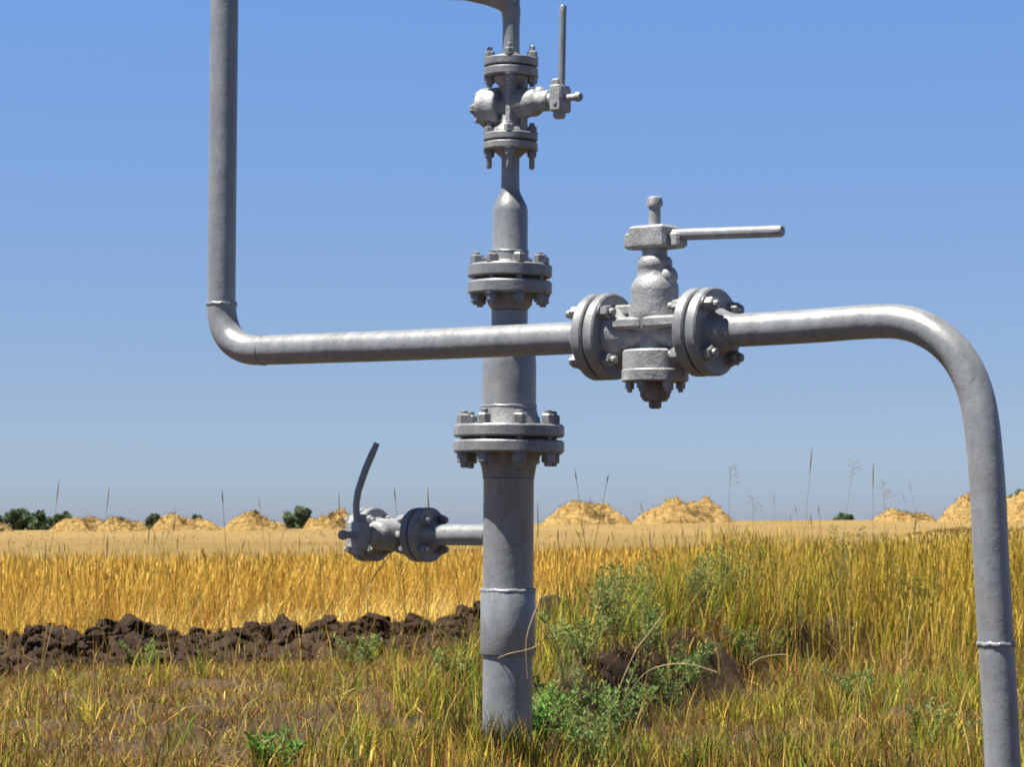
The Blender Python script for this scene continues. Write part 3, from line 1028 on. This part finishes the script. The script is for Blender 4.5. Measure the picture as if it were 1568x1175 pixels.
# ---------------------------------------------------------------- leafy weeds
def make_weed(name, x, y, h, spread, nst, pal, label, group=None, leaf=0.030, seed=1, cat="weed", dens=85):
    r = np.random.default_rng(seed)
    z = float(terrain(x, y)) - 0.01
    root = empty(name, (x, y, z))
    tag(root, label, cat, group)
    sv, lv, lc = [], [], []
    st = MB()
    for s in range(nst):
        a = r.random() * 2 * math.pi
        ln = h * (0.65 + 0.45 * r.random())
        ox = spread * 0.35 * (r.random() - .5); oy = spread * 0.35 * (r.random() - .5)
        lean = spread / h * (0.15 + 0.85 * r.random()) * 0.55
        pts = [Vector((x + ox + math.cos(a) * ln * lean * t ** 1.5, y + oy + math.sin(a) * ln * lean * t ** 1.5, z + ln * t)) for t in (0, .25, .5, .75, 1)]
        st.tube(pts, [0.0045, 0.004, 0.0033, 0.0025, 0.0012], seg=5)
        for k in range(dens):
            t = 0.12 + 0.88 * r.random() ** 0.8
            j = min(int(t * 4), 3); f = t * 4 - j
            p = np.array(pts[j] * (1 - f) + pts[j + 1] * f)
            br = h * 0.20 * (1.15 - t) * r.random()
            b = r.random() * 2 * math.pi
            p = p + np.array([math.cos(b) * br, math.sin(b) * br, br * 0.5])
            d = np.array([math.cos(b), math.sin(b), 0.35 + 0.9 * r.random()]); d /= np.linalg.norm(d)
            w = np.cross(d, r.standard_normal(3)); w /= np.linalg.norm(w) + 1e-6
            L = leaf * (0.55 + 0.8 * r.random()); Wd = L * 0.13
            lv.append([p, p + d * L * .5 - w * Wd, p + d * L, p + d * L * .5 + w * Wd])
            c = np.array(pal[r.integers(len(pal))]) * (0.75 + 0.5 * r.random()) * (0.8 + 0.4 * t)
            lc.append([c] * 4)
    st.build("stem", M_BARK if cat == "shrub" else M_STEM, root, smooth=0)
    lv = np.array(lv).reshape(-1, 3); lc = np.array(lc).reshape(-1, 3)
    n = len(lv) // 4
    np_mesh("foliage", lv, np.arange(n * 4).reshape(-1, 4), None, M_LEAF, lc, parent=root)
    return root


M_STEM = soil_mat("green_stem", (0.12, 0.13, 0.05), (0.28, 0.24, 0.11), 0.002, 20)
GG = [(0.13, 0.20, 0.06), (0.17, 0.24, 0.095), (0.11, 0.18, 0.035), (0.24, 0.28, 0.07)]
BG = [(0.11, 0.26, 0.045), (0.15, 0.32, 0.06), (0.08, 0.19, 0.03)]
def at(px, Y):
    return (px - 784) / FPX * Y
ws = [
    (836, 11.9, .44, .40, 16, [(0.14, 0.27, 0.05), (0.2, 0.32, 0.08)], "fresh green weed between the riser and the yellow green one"),
    (880, 14.6, .46, .45, 12, GG, "grey green weed in front of the soil mound beside the riser"),
    (948, 14.2, .44, .45, 12, [(0.15, 0.26, 0.06), (0.2, 0.3, 0.1)], "leafy green weed standing on the edge above the darkest hollow"),
    (985, 16.0, .50, .45, 12, GG, "bluish weed in the middle of the green thicket on the bank"),
    (1060, 16.9, .40, .5, 12, [(0.14, 0.24, 0.06), (0.2, 0.28, 0.1)], "low fresh green weed above the arching pale straw"),
    (1140, 18.6, .36, .5, 10, [(0.14, 0.22, 0.05), (0.2, 0.28, 0.08)], "low green weed ending the bank at the right of the hollow",),
    (812, 11.5, .30, .30, 9, BG, "bright green leafy weed hugging the right side of the riser foot"),
    (425, 9.9, .17, .26, 9, BG, "bright green feathery weed low in the grass left of the riser"),
    (925, 15.2, .62, .40, 12, GG, "grey green bushy weed just right of the clod mound"),
    (965, 17.0, .66, .40, 12, GG, "blue green weed behind the bushy weed beside the clod mound"),
    (868, 12.9, .56, .46, 16, [(0.14, 0.22, 0.05), (0.2, 0.26, 0.07)], "yellow green weed between the riser and the shaded bank"),
    (1010, 15.2, .42, .40, 10, GG, "low grey green weed leaning over the top of the dark bank"),
    (1065, 18.5, .62, .45, 12, GG, "grey green weed tuft standing tall above the far end of the bank"),
    (1115, 19.2, .74, .45, 14, GG, "tallest grey green weed, its top rising into the golden grass"),
    (1165, 20.0, .66, .45, 12, GG, "grey green weed at the left edge of the tall yellow grass"),
    (908, 12.6, .46, .44, 14, GG, "small grey green weed at the near end of the dark bank"),
    (1305, 15.8, .24, .45, 9, [(0.11, 0.19, 0.05), (0.15, 0.24, 0.07)], "low green weed patch in the open ground left of the bent pipe"),
    (1425, 13.2, .20, .50, 8, GG, "sprawling grey green weed beside the foot of the bent pipe"),
    (700, 14.0, .26, .35, 8, [(0.14, 0.2, 0.05), (0.2, 0.24, 0.07)], "small olive weed close on the left of the riser"),
    (560, 16.5, .24, .35, 8, GG, "grey green weed below the side valve, near the clods"),
    (225, 17.5, .18, .30, 7, GG, "tiny grey green weed growing under the pair of dark clods"),
    (1400, 20.0, .72, .6, 14, [(0.10, 0.15, 0.03), (0.16, 0.19, 0.05)], "dark green weed clump at the top of the tall grass left of the bent pipe"),
    (1290, 20.5, .70, .5, 12, [(0.13, 0.17, 0.04), (0.19, 0.21, 0.06)], "olive green weed clump in the tall grass under the small distant bush"),
]
for i, (px, Y, h, sp, n, pal, lab) in enumerate(ws):
    make_weed("green_weed", at(px, Y), Y, h * (0.80 if 910 < px < 1200 else 0.62 if 830 < px < 910 else 1.0), sp, n, pal, lab, "green weeds among the grass", seed=20 + i)


# ---------------------------------------------------------------- tall stalks against the sky
def make_stalk(px_base, Y, tip, bend, head, label, seed, w=0.0024, col=None):
    r = random.Random(seed)
    x = at(px_base, Y)
    z = float(terrain(x, Y)) - .01
    root = empty("grass_stalk", (x, Y, z))
    tag(root, label, "grass stalk", "tall seeding grass stalks")
    b = Vector((x, Y, z)); t = P(tip[0], tip[1], Y)
    pts = []
    for k in range(9):
        s = k / 8
        p = b.lerp(t, s); p.x += bend * math.sin(s * math.pi) ; pts.append(p)
    st = MB(); st.tube(pts, [w * (1 - 0.6 * k / 8) for k in range(9)], seg=6)
    st.build("stem", M_STALK, root)
    hd = MB()
    d = (pts[-1] - pts[-2]).normalized()
    if head == 'spike':
        L = 0.16
        hd.tube([t - d * L, t - d * L * .6, t - d * L * .2, t + d * .02], [w * .8, w * 1.9, w * 1.5, w * .3], seg=6)
    else:
        for k in range(13):
            s = k / 13
            q = t - d * 0.13 * s
            a = r.uniform(0, 6.28)
            dr = (Vector((math.cos(a), math.sin(a) * .6, 0.5)) + Vector((0.9 if head == 'right' else 0.0, 0, 0))).normalized()
            e = q + dr * (0.025 + 0.05 * s * r.random())
            hd.tube([q, e, e + dr * .012 - UP * .004, e + dr * .022 - UP * .010], [w * .35, w * .35, w * .9, w * .2], seg=4)
    hd.build("seed_head", M_HEAD, root)
    return root


M_STALK = soil_mat("stalk", (0.13, 0.11, 0.05), (0.26, 0.20, 0.09), 0.001, 30)
M_HEAD = soil_mat("seed_head", (0.10, 0.08, 0.035), (0.26, 0.18, 0.08), 0.001, 40)
sk = [
    (52, 19, (90, 738), .02, 'spike', "tall dark stalk crossing the left tree clump"),
    (128, 20, (167, 748), .02, 'spike', "dark stalk leaning right over the second heap from the left"),
    (240, 20, (269, 782), .01, 'spike', "short dark stalk crossing the heap beside the little green bush"),
    (205, 21, (229, 806), .01, 'spike', "leaning stalk ending just below the two small heaps"),
    (158, 17, (165, 822), 0, 'spike', "upright stalk ending at the stubble edge, under the second heap"),
    (66, 16, (70, 834), 0, 'spike', "thick upright stalk low in the golden grass near the left edge"),
    (486, 18, (490, 852), .01, 'spike', "upright dark stalk in the golden grass left of the side valve"),
    (512, 20, (519, 757), .02, 'spike', "faint thin stalk in front of the heap behind the side valve"),
    (1093, 17, (1118, 714), .02, 'right', "pale stalk with drooping seed head right of the largest middle heap"),
    (1222, 17, (1243, 690), -.02, 'spike', "tallest thin stalk, reaching highest against the sky"),
    (1332, 17.5, (1337, 712), 0, 'spike', "straight upright stalk with dark spike between heap and bent pipe"),
    (1278, 18, (1308, 708), -.04, 'left', "curved faint stalk with loose seed head arching right"),
    (1150, 18, (1153, 762), .01, 'left', "faint stalk with spreading seed head right of the drooping one"),
    (1345, 17, (1352, 738), .03, 'left', "slender stalk beside the straight dark spike"),
    (828, 17, (823, 772), .0, 'spike', "thin stalk standing close against the right side of the riser"),
    (896, 20, (888, 797), .05, 'left', "crooked brown stalk in front of the heap right of the riser"),
    (1408, 17, (1402, 786), -.03, 'spike', "leaning brown stalk right of the lowest heap"),
    (1000, 18, (995, 812), .0, 'spike', "short thin stalk under the largest middle heap"),
    (640, 12.5, (655, 752), .03, 'spike', "thin pale stalk rising behind the side valve lever"),
]
for i, a in enumerate(sk):
    make_stalk(*a, seed=i)

# pale bent straws that stand out in the near grass
def make_straw(ctrl, Y, label, w=0.004):
    w = w * 0.55
    pts = [P(a, b, Y + c) for a, b, c in ctrl]
    root_z = pts[0]
    mb = MB(); mb.tube(smooth_path(pts, 5), w, seg=6)
    o = mb.build("bent_straw", M_PALESTRAW)
    tag(o, label, "dry straw", "pale bent straws in the near grass")


M_PALESTRAW = soil_mat("pale_straw", (0.27, 0.21, 0.11), (0.42, 0.33, 0.18), 0.001, 30)
make_straw([(952, 1078, .3), (990, 1030, .1), (1040, 1017, 0), (1085, 1026, 0), (1102, 1036, 0), (1103, 1068, .15)], 12.9, "pale straw arching over the dark hollow of the bank")
make_straw([(945, 1062, 0), (972, 1000, 0), (996, 968, 0), (1018, 936, 0)], 13.6, "pale straight straw leaning right above the dark bank", .005)
make_straw([(1148, 1020, 0), (1165, 1008, 0), (1195, 1003, 0), (1210, 1005, 0)], 15.0, "thin straw lying flat past the far end of the bank")
make_straw([(1246, 1170, 0), (1242, 1060, 0), (1236, 985, 0)], 12.2, "pale upright straw in open ground between bank and bent pipe", .0045)
make_straw([(1396, 1075, 0), (1388, 1025, 0), (1391, 960, 0), (1394, 935, 0)], 13.5, "pale broad straw standing left of the bent pipe weld", .006)
make_straw([(742, 1020, 0), (775, 1003, -.14), (815, 993, -.12), (838, 975, 0)], 11.0, "yellow straw curving across the riser below its weld", .003)
make_straw([(808, 1040, -.16), (806, 980, -.16), (822, 930, -.1), (836, 905, 0)], 11.0, "pale straw climbing the right side of the riser", .003)
make_straw([(560, 905, 0), (575, 880, 0), (597, 850, 0), (604, 826, 0)], 10.8, "straw crossing in front of the side valve body", .0035)
make_straw([(372, 1080, 0), (400, 1058, 0), (432, 1048, 0), (470, 1062, 0)], 16.0, "pale straw lying on bare soil left of the riser", .005)


# ---------------------------------------------------------------- ploughed clods
def clod_mesh(seed, squash=0.75):
    bm = bmesh.new()
    bmesh.ops.create_icosphere(bm, subdivisions=4, radius=1.0)
    r = np.random.default_rng(seed)
    o = r.random(3) * 40
    for v in bm.verts:
        c = v.co
        f = float(fbm(c.x + o[0] + c.z * 1.7, c.y + o[1] + c.z * 0.9, 1.1, 4)) - .5
        g = float(fbm(c.x * 1.3 + o[2] - c.z, c.z + o[0], 2.6, 3)) - .5
        v.co = c * (1 + 0.9 * f + 0.7 * g)
        v.co.z *= squash
    me = bpy.data.meshes.new("soil_clod")
    bm.to_mesh(me); bm.free()
    me.polygons.foreach_set("use_smooth", [True] * len(me.polygons))
    me.set_sharp_from_angle(angle=math.radians(40))
    me.materials.append(M_CLOD)
    return me


cm = [clod_mesh(100 + i, 0.7 + 0.1 * (i % 4)) for i in range(8)]
rnd = random.Random(3)
CL = []
def clod(px, dy, r, label, i):
    Y = 24.0
    for _ in range(6):
        Y = float(ridge_y(at(px, Y))) + dy
    x = at(px, Y)
    o = bpy.data.objects.new("soil_clod", cm[i % 8]); COL.objects.link(o)
    o.location = (x, Y, float(terrain(x, Y)) + r * 0.12)
    o.scale = (r * rnd.uniform(.85, 1.2), r * rnd.uniform(.8, 1.1), r * rnd.uniform(.85, 1.15))
    o.rotation_euler = (rnd.uniform(-.5, .5), rnd.uniform(-.5, .5), rnd.uniform(0, 6.28))
    tag(o, label, "soil clod", "dark clods along the ploughed row")
    CL.append(o)
clod(203, -.05, .125, "upright dark clod, left one of the prominent pair on the ploughed row", 0)
clod(228, -.15, .165, "largest dark clod, right one of the prominent pair on the ploughed row", 1)
clod(302, 0, .085, "small dark clod alone between the prominent pair and the middle of the row", 2)
clod(436, 0, .11, "dark rounded clod sticking up left of the side valve", 3)
clod(535, 0, .13, "brown clod standing up below the side valve", 4)
clod(578, 0, .10, "clod with grass on it right of the brown one below the side valve", 5)
clod(693, 0, .12, "dark clod on the row just left of the riser", 6)
clod(852, -.2, .27, "wide brown clod mound just right of the riser", 7)
clod(822, -.3, .17, "brown clod wedged between the riser and the wide clod mound", 3)
clod(888, -.1, .16, "clod at the right foot of the wide mound beside the riser", 5)
clod(95, .3, .10, "clod lying back in the golden grass near the left edge", 1)
clod(246, -2.3, .11, "dark clod lying in front of the row below the prominent pair", 2)
N0 = 150
for i in range(N0):
    px = -40 + 830 * (i + rnd.random() * .9) / N0
    if 190 < px < 240: continue
    clod(px, rnd.gauss(-.25, .36), .028 + .085 * rnd.random() ** 2.2, "one of the many dark brown clods in the ploughed row", i)
for i in range(115):
    px = rnd.uniform(-20, 720)
    clod(px, -.3 - 2.3 * rnd.random() ** 1.2, .03 + .085 * rnd.random() ** 1.5, "one of the small clods scattered in front of the ploughed row", i)
# crumbs of soil too many to count
n = 2600
x, y = scatter(17, 29, 190, -MARGIN, 900, lambda x, y: np.exp(-((y - ridge_y(x) + .9) / 1.3) ** 2))
n = len(x)
ico = bmesh.new(); bmesh.ops.create_icosphere(ico, subdivisions=1, radius=1.0)
ico.verts.ensure_lookup_table()
iv = np.array([v.co[:] for v in ico.verts]); it = np.array([[v.index for v in f.verts] for f in ico.faces]); ico.free()
rs = 0.010 + 0.040 * RNG.random(n) ** 2.5
V = iv[None] * rs[:, None, None] * (0.75 + 0.5 * RNG.random((n, len(iv), 1))) + np.stack([x, y, terrain(x, y) + rs * .3], 1)[:, None]
T = it[None] + (np.arange(n) * len(iv))[:, None, None]
o = np_mesh("soil_crumbs", V.reshape(-1, 3), None, T.reshape(-1, 3), M_CLOD)
tag(o, "loose dark soil crumbs between the clods of the ploughed row", "soil", kind="stuff")


# ---------------------------------------------------------------- straw heaps
def heap(px, base_row, hw, hpx, label, seed, Y=143.0, tail=0.0, tint=(0.50, 0.345, 0.125)):
    hpx = hpx * 0.95
    u = Y / FPX
    x0 = at(px, Y); z0 = EYE - (base_row - 800) * u - 0.15
    W = hw * 1.08 * u; H = hpx * u + 0.15; D = W * 0.8
    r = np.random.default_rng(seed)
    nu, nv = 110, 46
    th = np.linspace(0, 2 * np.pi, nu, endpoint=False)
    t = np.linspace(0, 1, nv)
    TH_, T_ = np.meshgrid(th, t)
    prof = (1 - T_ ** 2.6) ** 0.85
    rad = T_
    X = np.cos(TH_) * rad; Yv = np.sin(TH_) * rad
    ox, oy = r.random(2) * 50
    lum = fbm(X * 1.0 + ox, Yv * 1.0 + oy, 2.6, 4) - .5
    lum = np.where(lum > 0.02, lum + 0.10, lum - 0.06) * 0.5 + lum * 0.5
    fine_ = fbm(X + ox, Yv + oy, 8, 3) - .5
    sh = 1 + 0.28 * (fbm(np.cos(TH_) * .8 + ox, np.sin(TH_) * .8 + oy, 1.6, 2) - .5)
    lum2 = fbm(X + oy, Yv + ox, 1.2, 2) - .5
    Z = prof * (1 + 1.0 * lum + 0.9 * lum2) + 0.42 * fine_ * prof
    Z = Z / Z.max()
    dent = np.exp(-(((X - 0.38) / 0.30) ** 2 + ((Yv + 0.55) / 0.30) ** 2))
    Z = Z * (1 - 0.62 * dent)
    Xw = X * W * sh * (1 + tail * (X > 0) * X) + 0.05 * W * fine_
    V = np.stack([x0 + Xw, Y + Yv * D * sh, z0 + np.clip(Z, 0, None) * H], -1).reshape(-1, 3)
    i = np.arange((nv - 1) * nu)
    a = (i // nu) * nu + i % nu
    b = (i // nu) * nu + (i % nu + 1) % nu
    Qd = np.stack([a, b, b + nu, a + nu], 1)
    C = np.array(tint) * (0.85 + 0.5 * (fbm(V[:, 0] * 2, V[:, 2] * 3 + V[:, 1], 2.5, 3)[:, None]))
    C = C * (1 - 0.55 * (dent.reshape(-1, 1) > 0.45) * (fbm(V[:, 0] * 3, V[:, 2] * 4, 1.7, 3)[:, None] > 0.42))   # shade of the hollow painted in as brown patches
    # loose straws all over the surface
    n = int(2600 * (hw / 60) ** 1.2)
    k = r.integers(0, len(V), n)
    p = V[k] + r.standard_normal((n, 3)) * 0.05
    d = r.standard_normal((n, 3)); d[:, 2] = np.abs(d[:, 2]) * .6; d /= np.linalg.norm(d, axis=1)[:, None]
    w = np.cross(d, r.standard_normal((n, 3))); w /= np.linalg.norm(w, axis=1)[:, None]
    L = (0.04 + 0.08 * r.random((n, 1)))
    S = np.stack([p - w * .018, p + w * .018, p + d * L + w * .01, p + d * L - w * .01], 1).reshape(-1, 3)
    pal = np.array([(0.42, 0.30, 0.12), (0.40, 0.26, 0.08), (0.34, 0.2, 0.05), (0.38, 0.23, 0.06)])
    SCc = np.repeat(pal[r.integers(0, 4, n)] * (0.8 + .4 * r.random((n, 1))), 4, 0)
    Q2 = np.arange(n * 4).reshape(-1, 4) + len(V)
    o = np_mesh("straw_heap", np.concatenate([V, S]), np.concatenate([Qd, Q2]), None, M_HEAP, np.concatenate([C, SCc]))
    tag(o, label, "straw heap", "straw heaps on the horizon")


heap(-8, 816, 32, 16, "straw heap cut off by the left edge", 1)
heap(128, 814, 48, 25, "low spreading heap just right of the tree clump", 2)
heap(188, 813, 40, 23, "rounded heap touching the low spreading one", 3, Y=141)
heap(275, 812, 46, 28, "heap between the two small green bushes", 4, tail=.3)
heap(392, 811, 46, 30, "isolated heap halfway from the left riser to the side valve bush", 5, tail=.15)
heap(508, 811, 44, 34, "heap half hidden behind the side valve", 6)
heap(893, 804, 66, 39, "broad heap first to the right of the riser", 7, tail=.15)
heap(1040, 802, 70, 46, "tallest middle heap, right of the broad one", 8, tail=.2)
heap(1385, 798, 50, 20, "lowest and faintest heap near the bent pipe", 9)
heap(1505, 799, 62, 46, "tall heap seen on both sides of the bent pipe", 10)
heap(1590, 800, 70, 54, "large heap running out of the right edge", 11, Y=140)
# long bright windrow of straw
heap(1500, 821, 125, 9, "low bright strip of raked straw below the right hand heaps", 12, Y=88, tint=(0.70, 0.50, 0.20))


# ---------------------------------------------------------------- far trees
def tree(px, top_row, hw, label, seed, Y=250, cat="tree", name="broadleaf_tree", low=812):
    r = np.random.default_rng(seed)
    u = Y / FPX
    x0 = at(px, Y); g = float(terrain(x0, Y))
    topz = EYE - (top_row - 5 - 800) * u
    W = hw * 1.08 * u; H = topz - g
    root = empty(name, (x0, Y, g)); tag(root, label, cat, "trees and bushes beyond the field")
    tk = MB()
    ch = g + H * 0.25
    tk.tube([Vector((x0, Y, g - .1)), Vector((x0 + .05 * W, Y, ch)), Vector((x0, Y, topz - H * .3))], [0.05 * H, 0.038 * H, 0.015 * H], seg=10)
    for k in range(5):
        a = r.random() * 6.28
        tk.tube([Vector((x0, Y, ch)), Vector((x0 + math.cos(a) * W * .6, Y + math.sin(a) * W * .5, ch + H * (.3 + .25 * r.random())))], [0.022 * H, 0.008 * H], seg=6)
    tk.build("trunk", M_BARK, root)
    ncl = 22
    cz = (topz + g + H * .12) / 2; RZ = (topz - g - H * .12) / 2
    vs = []; cs = []
    for k in range(ncl):
        d = r.standard_normal(3); d /= np.linalg.norm(d)
        q = r.random() ** .4
        c = np.array([x0, Y, cz]) + d * np.array([W * .88, W * .7, RZ * .84]) * q
        cr = (0.16 + .24 * r.random()) * min(W, RZ)
        n = 190
        e = r.standard_normal((n, 3)); e /= np.linalg.norm(e, axis=1)[:, None]
        p = c + e * cr * (0.6 + 0.5 * r.random((n, 1)))
        a = r.standard_normal((n, 3)); a /= np.linalg.norm(a, axis=1)[:, None]
        b = np.cross(a, r.standard_normal((n, 3))); b /= np.linalg.norm(b, axis=1)[:, None]
        s = 0.11 + .08 * r.random((n, 1))
        vs.append(np.stack([p - a * s, p + b * s * .6, p + a * s, p - b * s * .6], 1).reshape(-1, 3))
        col = np.array([0.115, 0.165, 0.090]) * (0.65 + .8 * r.random())  # leaf green lightened, distance haze put into the colour
        cs.append(np.repeat(col * (0.8 + .4 * r.random((n, 1))), 4, 0))
    V = np.concatenate(vs); n = len(V) // 4
    np_mesh("crown", V, np.arange(n * 4).reshape(-1, 4), None, M_CROWN, np.concatenate(cs), parent=root)


tree(27, 776, 20, "tallest dark tree, left in the clump near the left edge", 1)
tree(60, 780, 25, "wide tree in the middle of the clump near the left edge", 2)
tree(95, 786, 20, "lower tree at the right end of the left clump", 3, Y=262)
tree(-2, 796, 12, "small dark tree cut by the left edge", 4)
tree(236, 791, 14, "small green bush left of the heap between two bushes", 5, cat="bush", name="field_bush")
tree(303, 792, 12, "small green bush right of the heap between two bushes", 6, cat="bush", name="field_bush")
tree(460, 781, 24, "dark green bush left of the heap behind the side valve", 7, cat="bush", name="field_bush")
tree(1290, 792, 16, "tiny flat bush on the horizon left of the lowest heap", 8, cat="bush", name="field_bush")
tree(1558, 752, 18, "green tree behind the heap at the right edge", 9)
